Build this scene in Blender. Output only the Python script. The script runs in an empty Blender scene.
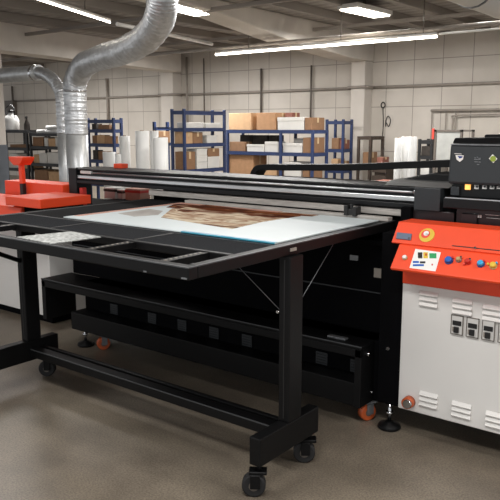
import bpy, math, random
from mathutils import Vector, Matrix
random.seed(7)
S = bpy.context.scene
COL = S.collection
PI = math.pi

# ------------------------------------------------------------------ camera numbers
F, YAW, PIT, CAM = 697.0, math.radians(37.9), math.radians(10.0), Vector((0, 0, 1.4))
_d = Vector((-math.sin(YAW)*math.cos(PIT), math.cos(YAW)*math.cos(PIT), -math.sin(PIT)))
_r = Vector((math.cos(YAW), math.sin(YAW), 0)); _u = _r.cross(_d)
def on(px, py, ax, val):
    """point of the world plane  ax = val  seen along a direction of the photograph"""
    v = _d*F + _r*(px-250) + _u*(250-py)
    i = 'xyz'.index(ax)
    return CAM + v*((val-CAM[i])/v[i])
def onp(px, py, p0, n):
    v = _d*F + _r*(px-250) + _u*(250-py)
    return CAM + v*((Vector(p0)-CAM).dot(n)/v.dot(n))

# ------------------------------------------------------------------ materials
def hexc(h):
    h = h.lstrip('#'); c = [int(h[i:i+2], 16)/255 for i in (0, 2, 4)]
    return tuple((x/12.92 if x <= .04045 else ((x+.055)/1.055)**2.4) for x in c)+(1,)
def mat(name, col, rough=.5, metal=0, noise=0, nscale=20, bump=0, bscale=60, emit=0, spec=None, stretch=None):
    m = bpy.data.materials.new(name); m.use_nodes = True
    nt = m.node_tree; b = nt.nodes['Principled BSDF']
    c = hexc(col); b.inputs['Base Color'].default_value = c
    b.inputs['Roughness'].default_value = rough; b.inputs['Metallic'].default_value = metal
    if spec is not None: b.inputs['Specular IOR Level'].default_value = spec
    tc = nt.nodes.new('ShaderNodeTexCoord'); src = tc.outputs['Object']
    if stretch:
        mp = nt.nodes.new('ShaderNodeMapping'); mp.inputs['Scale'].default_value = stretch
        nt.links.new(src, mp.inputs[0]); src = mp.outputs[0]
    if noise:
        n = nt.nodes.new('ShaderNodeTexNoise'); n.inputs['Scale'].default_value = nscale; n.inputs['Detail'].default_value = 5
        nt.links.new(src, n.inputs['Vector'])
        r = nt.nodes.new('ShaderNodeValToRGB')
        r.color_ramp.elements[0].position = .3; r.color_ramp.elements[1].position = .7
        r.color_ramp.elements[0].color = tuple(x*(1-noise) for x in c[:3])+(1,)
        r.color_ramp.elements[1].color = tuple(min(1, x*(1+noise)) for x in c[:3])+(1,)
        nt.links.new(n.outputs['Fac'], r.inputs[0]); nt.links.new(r.outputs[0], b.inputs['Base Color'])
    if bump:
        n2 = nt.nodes.new('ShaderNodeTexNoise'); n2.inputs['Scale'].default_value = bscale; n2.inputs['Detail'].default_value = 4
        nt.links.new(src, n2.inputs['Vector'])
        bp = nt.nodes.new('ShaderNodeBump'); bp.inputs['Strength'].default_value = bump; bp.inputs['Distance'].default_value = .02
        nt.links.new(n2.outputs['Fac'], bp.inputs['Height']); nt.links.new(bp.outputs[0], b.inputs['Normal'])
    if emit:
        b.inputs['Emission Color'].default_value = c; b.inputs['Emission Strength'].default_value = emit
    return m
def floor_mat():
    m = bpy.data.materials.new('polished_concrete'); m.use_nodes = True
    nt = m.node_tree; b = nt.nodes['Principled BSDF']; L = nt.links.new
    tc = nt.nodes.new('ShaderNodeTexCoord')
    def nz(scale, detail, rough=.6):
        n = nt.nodes.new('ShaderNodeTexNoise'); n.inputs['Scale'].default_value = scale; n.inputs['Detail'].default_value = detail
        n.inputs['Roughness'].default_value = rough; L(tc.outputs['Object'], n.inputs['Vector']); return n
    big, fine = nz(1.6, 6), nz(130, 3)
    r = nt.nodes.new('ShaderNodeValToRGB')
    r.color_ramp.elements[0].position = .34; r.color_ramp.elements[0].color = hexc('#655c51')
    r.color_ramp.elements[1].position = .68; r.color_ramp.elements[1].color = hexc('#8e8373')
    L(big.outputs['Fac'], r.inputs[0])
    r2 = nt.nodes.new('ShaderNodeValToRGB')
    r2.color_ramp.elements[0].position = .36; r2.color_ramp.elements[0].color = (.6, .6, .6, 1)
    r2.color_ramp.elements[1].position = .6; r2.color_ramp.elements[1].color = (1.08, 1.08, 1.08, 1)
    L(fine.outputs['Fac'], r2.inputs[0])
    mx = nt.nodes.new('ShaderNodeMix'); mx.data_type = 'RGBA'; mx.blend_type = 'MULTIPLY'; mx.inputs[0].default_value = 1
    L(r.outputs[0], mx.inputs[6]); L(r2.outputs[0], mx.inputs[7]); L(mx.outputs[2], b.inputs['Base Color'])
    rr = nt.nodes.new('ShaderNodeMapRange'); rr.inputs['To Min'].default_value = .28; rr.inputs['To Max'].default_value = .5
    L(big.outputs['Fac'], rr.inputs['Value']); L(rr.outputs[0], b.inputs['Roughness'])
    return m
def wall_mat():
    m = bpy.data.materials.new('tilt_up_concrete'); m.use_nodes = True
    nt = m.node_tree; b = nt.nodes['Principled BSDF']; L = nt.links.new
    tc = nt.nodes.new('ShaderNodeTexCoord')
    mp = nt.nodes.new('ShaderNodeMapping'); mp.inputs['Rotation'].default_value = (PI/2, 0, 0); mp.inputs['Location'].default_value = (.2, .13, 0)
    L(tc.outputs['Object'], mp.inputs[0])
    br = nt.nodes.new('ShaderNodeTexBrick'); br.offset = 0; br.inputs['Scale'].default_value = 1
    br.inputs['Brick Width'].default_value = .54; br.inputs['Row Height'].default_value = .82; br.inputs['Mortar Size'].default_value = .007
    br.inputs['Color1'].default_value = hexc('#d0c9c0'); br.inputs['Color2'].default_value = hexc('#cac3b9'); br.inputs['Mortar'].default_value = hexc('#9a928a')
    L(mp.outputs[0], br.inputs['Vector'])
    n = nt.nodes.new('ShaderNodeTexNoise'); n.inputs['Scale'].default_value = 1.3; n.inputs['Detail'].default_value = 7; L(tc.outputs['Object'], n.inputs['Vector'])
    r = nt.nodes.new('ShaderNodeValToRGB'); r.color_ramp.elements[0].position = .3; r.color_ramp.elements[0].color = (.84, .83, .82, 1)
    r.color_ramp.elements[1].position = .65; r.color_ramp.elements[1].color = (1, 1, 1, 1); L(n.outputs['Fac'], r.inputs[0])
    mx = nt.nodes.new('ShaderNodeMix'); mx.data_type = 'RGBA'; mx.blend_type = 'MULTIPLY'; mx.inputs[0].default_value = 1
    L(br.outputs['Color'], mx.inputs[6]); L(r.outputs[0], mx.inputs[7]); L(mx.outputs[2], b.inputs['Base Color'])
    b.inputs['Roughness'].default_value = .85
    return m
def ceil_mat():
    m = bpy.data.materials.new('corrugated_deck'); m.use_nodes = True
    nt = m.node_tree; b = nt.nodes['Principled BSDF']; L = nt.links.new
    tc = nt.nodes.new('ShaderNodeTexCoord')
    w = nt.nodes.new('ShaderNodeTexWave'); w.wave_type = 'BANDS'; w.bands_direction = 'Y'; w.inputs['Scale'].default_value = 1.4
    w.inputs['Distortion'].default_value = .3; L(tc.outputs['Object'], w.inputs['Vector'])
    r = nt.nodes.new('ShaderNodeValToRGB'); r.color_ramp.elements[0].color = hexc('#86817c'); r.color_ramp.elements[1].color = hexc('#a19b95')
    L(w.outputs['Fac'], r.inputs[0]); L(r.outputs[0], b.inputs['Base Color'])
    bp = nt.nodes.new('ShaderNodeBump'); bp.inputs['Strength'].default_value = .5; L(w.outputs['Fac'], bp.inputs['Height']); L(bp.outputs[0], b.inputs['Normal'])
    b.inputs['Roughness'].default_value = .8
    return m
def art_mat():
    """the printed picture: streaked rust browns round a pale cloudy middle"""
    m = bpy.data.materials.new('printed_picture'); m.use_nodes = True
    nt = m.node_tree; b = nt.nodes['Principled BSDF']; L = nt.links.new
    tc = nt.nodes.new('ShaderNodeTexCoord')
    mp = nt.nodes.new('ShaderNodeMapping'); mp.inputs['Rotation'].default_value = (0, 0, -.35); mp.inputs['Scale'].default_value = (2.2, 6, 1)
    L(tc.outputs['Object'], mp.inputs[0])
    n = nt.nodes.new('ShaderNodeTexNoise'); n.inputs['Scale'].default_value = 1.5; n.inputs['Detail'].default_value = 8; n.inputs['Distortion'].default_value = 1.1
    L(mp.outputs[0], n.inputs['Vector'])
    sx = nt.nodes.new('ShaderNodeSeparateXYZ'); L(tc.outputs['Object'], sx.inputs[0])
    g = nt.nodes.new('ShaderNodeMapRange'); g.inputs['From Min'].default_value = -.14; g.inputs['From Max'].default_value = .42
    g.inputs['To Min'].default_value = -.22; g.inputs['To Max'].default_value = .24; L(sx.outputs['Y'], g.inputs['Value'])
    a = nt.nodes.new('ShaderNodeMath'); a.operation = 'ADD'; L(n.outputs['Fac'], a.inputs[0]); L(g.outputs[0], a.inputs[1])
    r = nt.nodes.new('ShaderNodeValToRGB'); e = r.color_ramp.elements
    e[0].position = .22; e[0].color = hexc('#6f4f39'); e[1].position = .97; e[1].color = hexc('#8a6a50')
    for p, c in ((.32, '#d0c2aa'), (.42, '#97745a'), (.5, '#d6c4aa'), (.6, '#6d3719'), (.74, '#381a0e'), (.86, '#7a4424')):
        k = e.new(p); k.color = hexc(c)
    L(a.outputs[0], r.inputs[0]); L(r.outputs[0], b.inputs['Base Color']); b.inputs['Roughness'].default_value = .9; b.inputs['Specular IOR Level'].default_value = .08
    return m
M = dict(
    floor=floor_mat(), wall=wall_mat(), ceil=ceil_mat(), art=art_mat(),
    beam=mat('painted_concrete_beam', '#d2cbc2', .85, noise=.07, nscale=3),
    col=mat('pier_paint', '#cdc6bd', .85, noise=.06, nscale=2),
    dado=mat('dark_dado_paint', '#5b6067', .6, noise=.1, nscale=6),
    purlin=mat('roof_purlin', '#878079', .7),
    black=mat('black_powder_coat', '#0a0a0b', .5, bump=.04, bscale=300, noise=.12, nscale=30, spec=.22),
    blackm=mat('matt_black_paint', '#08080a', .8, noise=.15, nscale=12, spec=.06),
    blackg=mat('satin_black_plastic', '#101113', .4, noise=.1, nscale=8, spec=.3),
    slate=mat('slate_plastic', '#25292c', .5, noise=.06, nscale=14),
    maroon=mat('dark_maroon_panel', '#221719', .35, noise=.15, nscale=9),
    edged=mat('dark_steel_edge', '#4c4e50', .5, .4), edge=mat('worn_steel_edge', '#7d7f81', .45, .7, noise=.2, nscale=40),
    silver=mat('brushed_aluminium', '#c9cbcc', .3, .85, noise=.14, nscale=30, stretch=(.3, 8, 8)),
    dullsilver=mat('dull_aluminium', '#b4afa9', .5, .4, noise=.18, nscale=24, stretch=(.5, 6, 6)),
    chrome=mat('chrome', '#d0d2d4', .15, 1),
    orange=mat('orange_powder_coat', '#ea4a22', .45, noise=.05, nscale=6, bump=.03, bscale=400),
    white=mat('white_powder_coat', '#dedcd8', .5, noise=.02, nscale=5),
    whitegrey=mat('offwhite_metal', '#cfcdc9', .5),
    mesh=mat('dark_vacuum_mesh', '#2a2b2d', 1, noise=.45, nscale=200, spec=.02),
    paper=mat('white_sheet', '#cbd3d4', .5, spec=.25, noise=.03, nscale=4),
    pattern=mat('speckled_sheet', '#a3a5a2', .6, noise=.6, nscale=60),
    blue=mat('cyan_edge', '#3390ad', .4), salmon=mat('salmon_border', '#bf8a78', .5, noise=.1, nscale=10),
    grey=mat('grey_wash', '#9d9791', .5, noise=.3, nscale=9),
    rubber=mat('black_rubber', '#1b1b1c', .7), amber=mat('amber_urethane', '#b8552a', .4, noise=.15, nscale=30),
    foil=mat('foil_duct', '#cfd1d3', .4, .7, noise=.16, nscale=14, bump=.4, bscale=26),
    sheetmetal=mat('galvanised_sheet', '#c4c6c7', .42, .6, noise=.12, nscale=9),
    rackblue=mat('blue_rack_paint', '#2e3d63', .5, noise=.12, nscale=12),
    rackblack=mat('black_rack_paint', '#232426', .55, noise=.15, nscale=10),
    shelf=mat('shelf_board', '#4e4a47', .7, noise=.15, nscale=12),
    card=mat('brown_cardboard', '#b08763', .8, noise=.08, nscale=14), card2=mat('dark_cardboard', '#8c6a4e', .8, noise=.1, nscale=14),
    card3=mat('pale_cardboard', '#c6a17b', .8, noise=.08, nscale=14), cardred=mat('reddish_carton', '#855447', .7, noise=.1, nscale=10),
    cardwhite=mat('white_carton', '#d6d4cf', .7, noise=.04, nscale=8), tape=mat('packing_tape', '#c9b08c', .4),
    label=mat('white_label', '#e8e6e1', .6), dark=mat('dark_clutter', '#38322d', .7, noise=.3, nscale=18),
    roll=mat('white_roll', '#dadad8', .5, noise=.03, nscale=6), core=mat('card_core', '#8f7358', .8),
    wood=mat('dark_wood', '#3d322a', .7, noise=.25, nscale=10),
    pipe=mat('painted_conduit', '#938b82', .6, noise=.1, nscale=8), pipedark=mat('dark_conduit', '#625b54', .6),
    glass=mat('cloudy_panel', '#a9aaa6', .25, noise=.1, nscale=7), red=mat('red', '#c02b22', .4), redd=mat('bright_red', '#e0483c', .5),
    yellow=mat('yellow', '#d9b53e', .4), bluebtn=mat('blue_button', '#2f62b5', .3), cyan=mat('sky_blue', '#3aa0d0', .3), green=mat('green', '#2f9a5c', .4),
    olive=mat('olive_green', '#8fa23a', .4), navy=mat('navy', '#2c3f80', .4), tan=mat('tan', '#b49a6a', .4), bluegrey=mat('blue_grey_tab', '#5d6b80', .45),
    ink=mat('black_ink', '#191919', .5), lampo=mat('amber_lamp', '#ffb45a', .3, emit=1.2),
    tube=mat('lit_tube', '#fff6e8', .4, emit=9), fixture=mat('fixture_white', '#d9d7d3', .5),
)

# ------------------------------------------------------------------ mesh building
class MB:
    def __init__(s): s.v = []; s.f = []; s.mi = []; s.sm = []
    def add(s, vs, fs, mi=0, smooth=False):
        o = len(s.v); s.v += [Vector(v) for v in vs]
        for f in fs: s.f.append([i+o for i in f]); s.mi.append(mi); s.sm.append(smooth)
        return s
    def box(s, x0, x1, y0, y1, z0, z1, mi=0):
        x0, x1 = sorted((x0, x1)); y0, y1 = sorted((y0, y1)); z0, z1 = sorted((z0, z1))
        vs = [(x, y, z) for z in (z0, z1) for y in (y0, y1) for x in (x0, x1)]
        return s.add(vs, [(0, 2, 3, 1), (4, 5, 7, 6), (0, 1, 5, 4), (2, 6, 7, 3), (0, 4, 6, 2), (1, 3, 7, 5)], mi)
    def obox(s, c, half, rot=None, mi=0):
        R = rot or Matrix.Identity(3); c = Vector(c)
        vs = [c+R @ Vector((a*half[0], b*half[1], k*half[2])) for k in (-1, 1) for b in (-1, 1) for a in (-1, 1)]
        return s.add(vs, [(0, 2, 3, 1), (4, 5, 7, 6), (0, 1, 5, 4), (2, 6, 7, 3), (0, 4, 6, 2), (1, 3, 7, 5)], mi)
    def prism(s, poly, a, b, axis='x', mi=0):
        """poly in the two other axes (order xyz without axis), extruded a..b"""
        def mk(p, t): return {'x': (t, p[0], p[1]), 'y': (p[0], t, p[1]), 'z': (p[0], p[1], t)}[axis]
        n = len(poly); vs = [mk(p, a) for p in poly]+[mk(p, b) for p in poly]
        area = sum(poly[i][0]*poly[(i+1) % n][1]-poly[(i+1) % n][0]*poly[i][1] for i in range(n))
        flip = (area > 0) == (axis != 'y')
        fs = [list(range(n)), [n+i for i in reversed(range(n))]]+[[i, n+i, n+(i+1) % n, (i+1) % n] for i in range(n)]
        if flip: fs = [list(reversed(f)) for f in fs]
        return s.add(vs, fs, mi)
    def tube(s, pts, r, n=12, mi=0, cap=True, smooth=True):
        pts = [Vector(p) for p in pts]; rs = r if isinstance(r, (list, tuple)) else [r]*len(pts)
        o = len(s.v); up = None; rings = []
        for i, p in enumerate(pts):
            t = (pts[min(i+1, len(pts)-1)]-pts[max(i-1, 0)]).normalized()
            if up is None:
                up = Vector((0, 0, 1)) if abs(t.z) < .9 else Vector((1, 0, 0))
            up = (up-t*up.dot(t)).normalized(); w = t.cross(up)
            rings.append([p+(up*math.cos(2*PI*k/n)+w*math.sin(2*PI*k/n))*rs[i] for k in range(n)])
        vs = [q for R in rings for q in R]; fs = []
        for i in range(len(pts)-1):
            for k in range(n):
                fs.append((i*n+k, i*n+(k+1) % n, (i+1)*n+(k+1) % n, (i+1)*n+k))
        s.add(vs, fs, mi, smooth)
        if cap:
            s.f.append([o+k for k in reversed(range(n))]); s.mi.append(mi); s.sm.append(False)
            s.f.append([o+(len(pts)-1)*n+k for k in range(n)]); s.mi.append(mi); s.sm.append(False)
        return s
    def cyl(s, a, b, r, n=16, mi=0): return s.tube([a, b], r, n, mi)
    def lathe(s, c, prof, n=20, mi=0):
        """prof: (radius, z) upwards"""
        return s.tube([(c[0], c[1], c[2]+z) for _, z in prof], [max(r, 1e-4) for r, _ in prof], n, mi)
    def build(s, name, mats, parent=None, bevel=0, seg=2, base=None):
        base = Vector(parent['_base'] if parent is not None else (base or (0, 0, 0)))
        me = bpy.data.meshes.new(name); me.from_pydata([tuple(v-base) for v in s.v], [], s.f)
        for m in (mats if isinstance(mats, (list, tuple)) else [mats]): me.materials.append(m)
        for p, mi, sm in zip(me.polygons, s.mi, s.sm): p.material_index = mi; p.use_smooth = sm
        me.update()
        o = bpy.data.objects.new(name, me); COL.objects.link(o)
        if parent is not None: o.parent = parent
        else: o.location = base
        o['_base'] = tuple(base)
        if bevel:
            b = o.modifiers.new('bevel', 'BEVEL'); b.width = bevel; b.segments = seg; b.limit_method = 'ANGLE'; b.angle_limit = math.radians(50)
        return o
def tag(o, label, cat, group=None):
    o['label'] = label; o['category'] = cat
    if group: o['group'] = group
    return o
def thing(name, label, cat, base, group=None):
    o = bpy.data.objects.new(name, None); COL.objects.link(o); o.location = base; o['_base'] = tuple(base)
    o.empty_display_size = .1
    return tag(o, label, cat, group)
def struct(o): o['kind'] = 'structure'; return o
def lab(o, l): o['label'] = l; return o
def catmull(pts, n=8):
    pts = [Vector(p) for p in pts]; P = [pts[0]*2-pts[1]]+pts+[pts[-1]*2-pts[-2]]; out = []
    for i in range(1, len(P)-2):
        a, b, c, d = P[i-1:i+3]
        for k in range(n):
            t = k/n
            out.append(.5*((2*b)+(c-a)*t+(2*a-5*b+4*c-d)*t*t+(3*b-a-3*c+d)*t**3))
    return out+[pts[-1]]

# ================================================================== SETTING
CZ, WY = 3.1, 12.0
struct(MB().box(-24, 5, -3, WY+.3, -.1, 0).build('floor', M['floor']))
struct(MB().box(-24, 5, WY, WY+.25, 0, CZ+.2).build('wall_back', M['wall']))
struct(MB().box(-24, 5, -3, WY+.3, CZ, CZ+.12).build('ceiling', M['ceil']))
# roof joists running to the back wall
jn = 0
for i, x in enumerate((-16.5, -14.6, -9.6, -8.6, -7.7, -5.7, -5.0, -4.3, -3.6, -2.9, -2.2)):
    jn += 1
    struct(MB().box(x-.05, x+.05, 1, WY, CZ-.12, CZ).build(f'trim_{jn}', M['purlin'], bevel=.008))
for y in (4.6, 7.4, 9.9):
    jn += 1
    struct(MB().box(-22, 4, y-.03, y+.03, CZ-.17, CZ-.12).build(f'trim_{jn}', M['purlin']))
# haunched concrete beam meeting the pier between the racks and the rolls
jn += 1
fx = -6.4
struct(MB().prism([(4.0, CZ), (WY-.02, CZ), (WY-.02, 2.6), (11.2, 2.6), (9.3, 2.72), (7.4, 2.94), (6, 3.0), (4, 3.02)], fx-.45, fx, 'x').build(f'trim_{jn}', M['beam'], bevel=.02))
jn += 1
struct(MB().box(-6.72, -6.43, WY-.3, WY, 0, 2.6).build(f'trim_{jn}', M['col'], bevel=.015))
# far beam behind the silver duct and its pier
jn += 1
a, b = Vector((-10.4, 5.6, 0)), Vector((-11.1, 11.75, 0)); w = Vector((-.45, 0, 0))
vs = []
for p, zb in ((a, 2.66), (b, 2.62)):
    for q in (p, p+w):
        vs += [(q.x, q.y, zb), (q.x, q.y, CZ)]
struct(MB().add(vs, [(0, 4, 5, 1), (2, 3, 7, 6), (0, 2, 6, 4), (1, 5, 7, 3), (0, 1, 3, 2), (4, 6, 7, 5)]).build(f'trim_{jn}', M['beam']))
jn += 1
struct(MB().box(-11.72, -11.33, WY-.3, WY, 0, CZ).build(f'trim_{jn}', M['col'], bevel=.015))
# near pier at the edge of the view, dark dado at its foot
p = on(4, 100, 'y', 7.0)
jn += 1
struct(MB().box(p.x-.5, p.x, 6.6, 7.0, 1.1, CZ).build(f'trim_{jn}', M['col'], bevel=.01))
jn += 1
struct(MB().box(p.x-.5, p.x+.012, 6.58, 7.01, 0, 1.1).build(f'trim_{jn}', M['dado'], bevel=.01))

# conduits on the back wall
def pipe_thing(name, label, cat, pts, r, m, group=None, clips=()):
    o = MB()
    o.tube(pts, r, 8)
    for c in clips: o.box(c[0]-.03, c[0]+.03, c[1]-.0, WY, c[2]-r-.015, c[2]+r+.015)
    return tag(o.build(name, m, base=pts[0]), label, cat, group)
yw = WY-.06
c_ = MB()
for xa, xb in ((-18, -11.76), (-11.29, -6.76), (-6.39, -2)): c_.tube([(xa, WY-.04, 2.13), (xb, WY-.04, 2.13)], .026, 8)
for xa, xb in ((-11.76, -11.29), (-6.76, -6.39)):
    c_.tube([(xa, WY-.04, 2.13), (xa, WY-.33, 2.13)], .026, 8); c_.tube([(xa, WY-.33, 2.13), (xb, WY-.33, 2.13)], .026, 8); c_.tube([(xb, WY-.33, 2.13), (xb, WY-.04, 2.13)], .026, 8)
tag(c_.build('wall_conduit', M['pipe'], base=(-8, WY-.04, 2.13)), 'long level conduit run across the back concrete wall below the roof', 'conduit')
for px, z0, z1, r, m, l in (
    (187, 1.2, 2.95, .024, 'pipe', 'thick pale upright conduit on back wall beside the pier above blue racks'),
    (204, 1.5, 2.9, .014, 'pipedark', 'thin dark upright conduit next to thick pale one above the blue rack'),
    (261, 1.7, 2.6, .022, 'pipedark', 'dark upright conduit ending above the brown cartons on the wall'),
    (311, 1.5, 2.6, .02, 'pipedark', 'dark upright conduit beside the white carton at the rack end'),
    (107, 1.5, 2.6, .03, 'pipe', 'upright conduit on wall just past the silver duct'),
    (354, 1.2, 2.6, .018, 'pipedark', 'dark upright conduit along the flank of the pier')):
    q = on(px, 90, 'y', yw)
    if px == 354: q.y = WY-.07
    pipe_thing('wall_conduit', l, 'conduit', [(q.x, q.y, z0), (q.x, q.y, z1)], r, M[m], 'upright wall conduits')
# gas pipe with drops to the far corner
q0 = on(431, 111, 'y', yw)
t = thing('air_pipe', 'pale air pipe with short drops on wall above the black print head', 'pipe', (q0.x, yw, 1.7))
MB().tube([(q0.x, yw, 1.69), (-2.4, yw, 1.69)], .022, 10).build('main_run', M['pipe'], t)
for px in (432, 446, 456):
    q = on(px, 112, 'y', yw)
    MB().tube([(q.x, yw, 1.69), (q.x, yw, 1.05)], .01, 8).build('drop', M['pipe'], t)
MB().tube(catmull([(q0.x+.42, yw-.02, 1.1), (q0.x+.42, yw-.02, 1.5), (q0.x+.5, yw-.02, 1.6), (q0.x+1.6, yw-.02, 1.61)], 5), .014, 8).build('branch', M['pipe'], t)
# hooks and hose on the wall
t = thing('wall_hook', 'black looped hook hanging on wall right of the pier', 'hook', on(383, 116, 'y', WY-.02))
q = on(383, 105, 'y', WY-.03)
MB().tube([q+Vector((.05*math.cos(a)*.8, 0, .05*math.sin(a))) for a in [i*PI/8 for i in range(17)]], .01, 6).build('loop', M['ink'], t)
MB().tube([q+Vector((0, 0, -.05)), q+Vector((.02, 0, -.35)), q+Vector((.01, 0, -.6))], .008, 6).build('strap', M['ink'], t)
q = on(388, 120, 'y', WY-.03)
tag(MB().tube(catmull([q+Vector(v) for v in ((-.05, .02, -.12), (-.05, .02, .0), (0, 0, .07), (.05, 0, .0), (.02, 0, -.12), (-.03, 0, -.05))], 5), .008, 6).build('cable_loop', M['ink'], base=q), 'small black cable loop on wall below the looped hook', 'cable')

# ceiling lamps
def tube_light(label, a, b, drops, r=.017):
    a, b = Vector(a), Vector(b); t = thing('tube_light', label, 'light', a, 'tube lights under the roof')
    d = (b-a).normalized()
    MB().tube([a+Vector((0, 0, .032)), b+Vector((0, 0, .032))], .02, 8).build('housing', M['fixture'], t)
    MB().tube([a, b], r, 10).build('tube', M['tube'], t)
    for k in drops:
        q = a.lerp(b, k)
        MB().tube([(q.x, q.y, q.z+.06), (q.x, q.y, CZ)], .008, 6).build('hanger', M['pipedark'], t)
    return t
zl = 2.75
A, B = on(218, 55, 'z', 2.55), on(435, 36, 'z', 2.55); B.y = A.y = (A.y+B.y)/2; TA, TB = A, B
tube_light('long lit tube light hanging in front of the big concrete beam', A, B, (.18, .62, .95))
A, B = on(40, 0, 'z', zl), on(110, 22.5, 'z', zl)
A = A+(A-B)*.6
tube_light('slim lit tube light passing behind the top of the silver duct', A, B, (.4, .75), .01)
q1, q2 = on(165, 34, 'z', zl), on(212, 44, 'z', zl)
pipe_thing('ceiling_pipe', 'thin pale pipe under roof continuing the line of the slim tube light', 'pipe', [B+(q1-B).normalized()*.15, q1, q2], .028, M['fixture'])
pipe_thing('ceiling_pipe', 'level pipe hung just above the long tube light', 'pipe', [(-10.2, TA.y+.1, 2.66), (-2.0, TA.y+.1, 2.66)], .03, M['pipe'])
pipe_thing('ceiling_pipe', 'thin pale pipe running on from the end of the long tube light', 'pipe', [(TB.x+.03, TB.y, 2.58), (-1.5, TB.y, 2.58)], .014, M['fixture'])
def panel_light(label, pts):
    c = sum(pts, Vector())/4; t = thing('ceiling_light', label, 'light', (c.x, c.y, CZ-.06))
    ex = (pts[1]-pts[0]); rot = math.atan2(ex.y, ex.x)
    hx, hy = .42, .13
    R = Matrix.Rotation(rot, 3, 'Z')
    MB().obox((c.x, c.y, CZ-.13), (hx+.03, hy+.03, .03), R).build('frame', M['fixture'], t, bevel=.005)
    MB().obox((c.x, c.y, CZ-.165), (hx, hy, .012), R).build('diffuser', M['tube'], t)
    MB().obox((c.x, c.y, CZ-.05), (.03, .03, .06), R).build('hanger', M['pipedark'], t)
panel_light('lit panel light under the roof beyond the big beam', [on(348, 8, 'z', 2.94), on(383, 16, 'z', 2.94), on(371, 18, 'z', 2.94), on(358, 6, 'z', 2.94)])
panel_light('lit panel light under roof next to the top of the silver duct', [on(172, 6, 'z', 2.94), on(203, 14, 'z', 2.94), on(197, 15, 'z', 2.94), on(176, 6, 'z', 2.94)])
# fat roof duct at the upper corner
A = on(473, -8, 'z', 2.78); B = on(520, 8, 'z', 2.78)
d = Vector((0.02, 1, 0)).normalized()
q = on(472, 8, 'z', 2.55)
pts = [Vector((-2.766, y, 2.816)) for y in [5.2+i*.12 for i in range(54)]]
t = thing('roof_duct', 'fat pale round air duct under roof above the print head', 'duct', (-2.766, 5.2, 2.6))
MB().tube(pts, [.22+(.006 if i % 6 == 0 else 0) for i in range(len(pts))], 20)  .build('pipe', M['fixture'], t)
for y in (7.2, 10.4): MB().tube([(-2.766, y, 2.816), (-2.766, y+.03, 2.816)], .232, 20).build('strap', M['edge'], t)

# ================================================================== DUCTS
t = thing('foil_duct', 'big crinkled silver foil duct rising from floor and bending up to roof', 'duct', (0, 0, 0))
base = on(76.5, 130, 'y', 6.0); t.location = (base.x, base.y, 0); t['_base'] = (base.x, base.y, 0)
rr = .146
MB().tube([(base.x, base.y, 0), (base.x, base.y, 1.33)], rr, 28).build('rigid_pipe', M['sheetmetal'], t)
ring = []; rad = []
z = 1.3
while z < 1.9:
    ring.append((base.x, base.y, z)); rad.append(rr*(1.03+random.uniform(-.035, .035))); z += .012
MB().tube(ring, rad, 28).build('foil_sleeve', M['foil'], t)
path = [(base.x, base.y, 1.86), (base.x+.005, base.y, 1.96)]
for px, py, y in ((78.5, 74, 5.98), (86, 64, 5.92), (103, 57, 5.76), (123, 51, 5.55), (143, 40.5, 5.3), (156, 26, 5.12), (161.5, 10, 5.0), (162.5, -12, 4.95)):
    path.append(tuple(on(px, py, 'y', y)))
path.append((path[-1][0], path[-1][1], CZ-.004))
cp = catmull(path, 22)
rad = [rr*(1.0+.045*math.sin(i*2.4)+random.uniform(-.03, .03)) for i in range(len(cp))]
MB().tube(cp, rad, 28).build('flexible_elbow', M['foil'], t)
MB().tube([(base.x, base.y, 1.85), (base.x, base.y, 1.875)], rr*1.08, 28).build('clamp_band', M['chrome'], t)
i = len(cp)-26; MB().tube([cp[i], cp[i+1]], rr*1.09, 28).build('clamp_band', M['chrome'], t)

t = thing('branch_duct', 'smaller silver duct coming in level and turning down beside the big foil duct', 'duct', (0, 0, 0))
b2 = on(62.5, 120, 'y', 6.6); t.location = (b2.x, b2.y, 0); t['_base'] = (b2.x, b2.y, 0)
r2 = .088
MB().tube([(b2.x, b2.y, 0), (b2.x, b2.y, 1.33)], r2, 22).build('rigid_pipe', M['sheetmetal'], t)
e0 = on(38, 72.5, 'y', 6.6)
path = [(b2.x, b2.y, 1.3), (b2.x, b2.y, 1.75), tuple(on(60, 91, 'y', 6.6)), tuple(on(53, 80, 'y', 6.6)), tuple(on(45, 74.5, 'y', 6.6)), tuple(e0)]
cp = catmull(path, 20)
MB().tube(cp, [r2*(1+.05*math.sin(i*1.7)+random.uniform(-.03, .03)) for i in range(len(cp))], 22).build('flexible_elbow', M['foil'], t)
MB().tube([(e0.x+.03, e0.y, e0.z), (e0.x-2.5, e0.y, e0.z-.02)], .115, 24).build('level_pipe', M['sheetmetal'], t)
MB().tube([(e0.x-1.6, e0.y, e0.z), (e0.x-1.6, e0.y, CZ)], .01, 6).build('hanger', M['pipedark'], t)
MB().tube([(e0.x-.05, e0.y, e0.z), (e0.x-.1, e0.y, e0.z)], .12, 24).build('clamp_band', M['chrome'], t)

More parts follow.
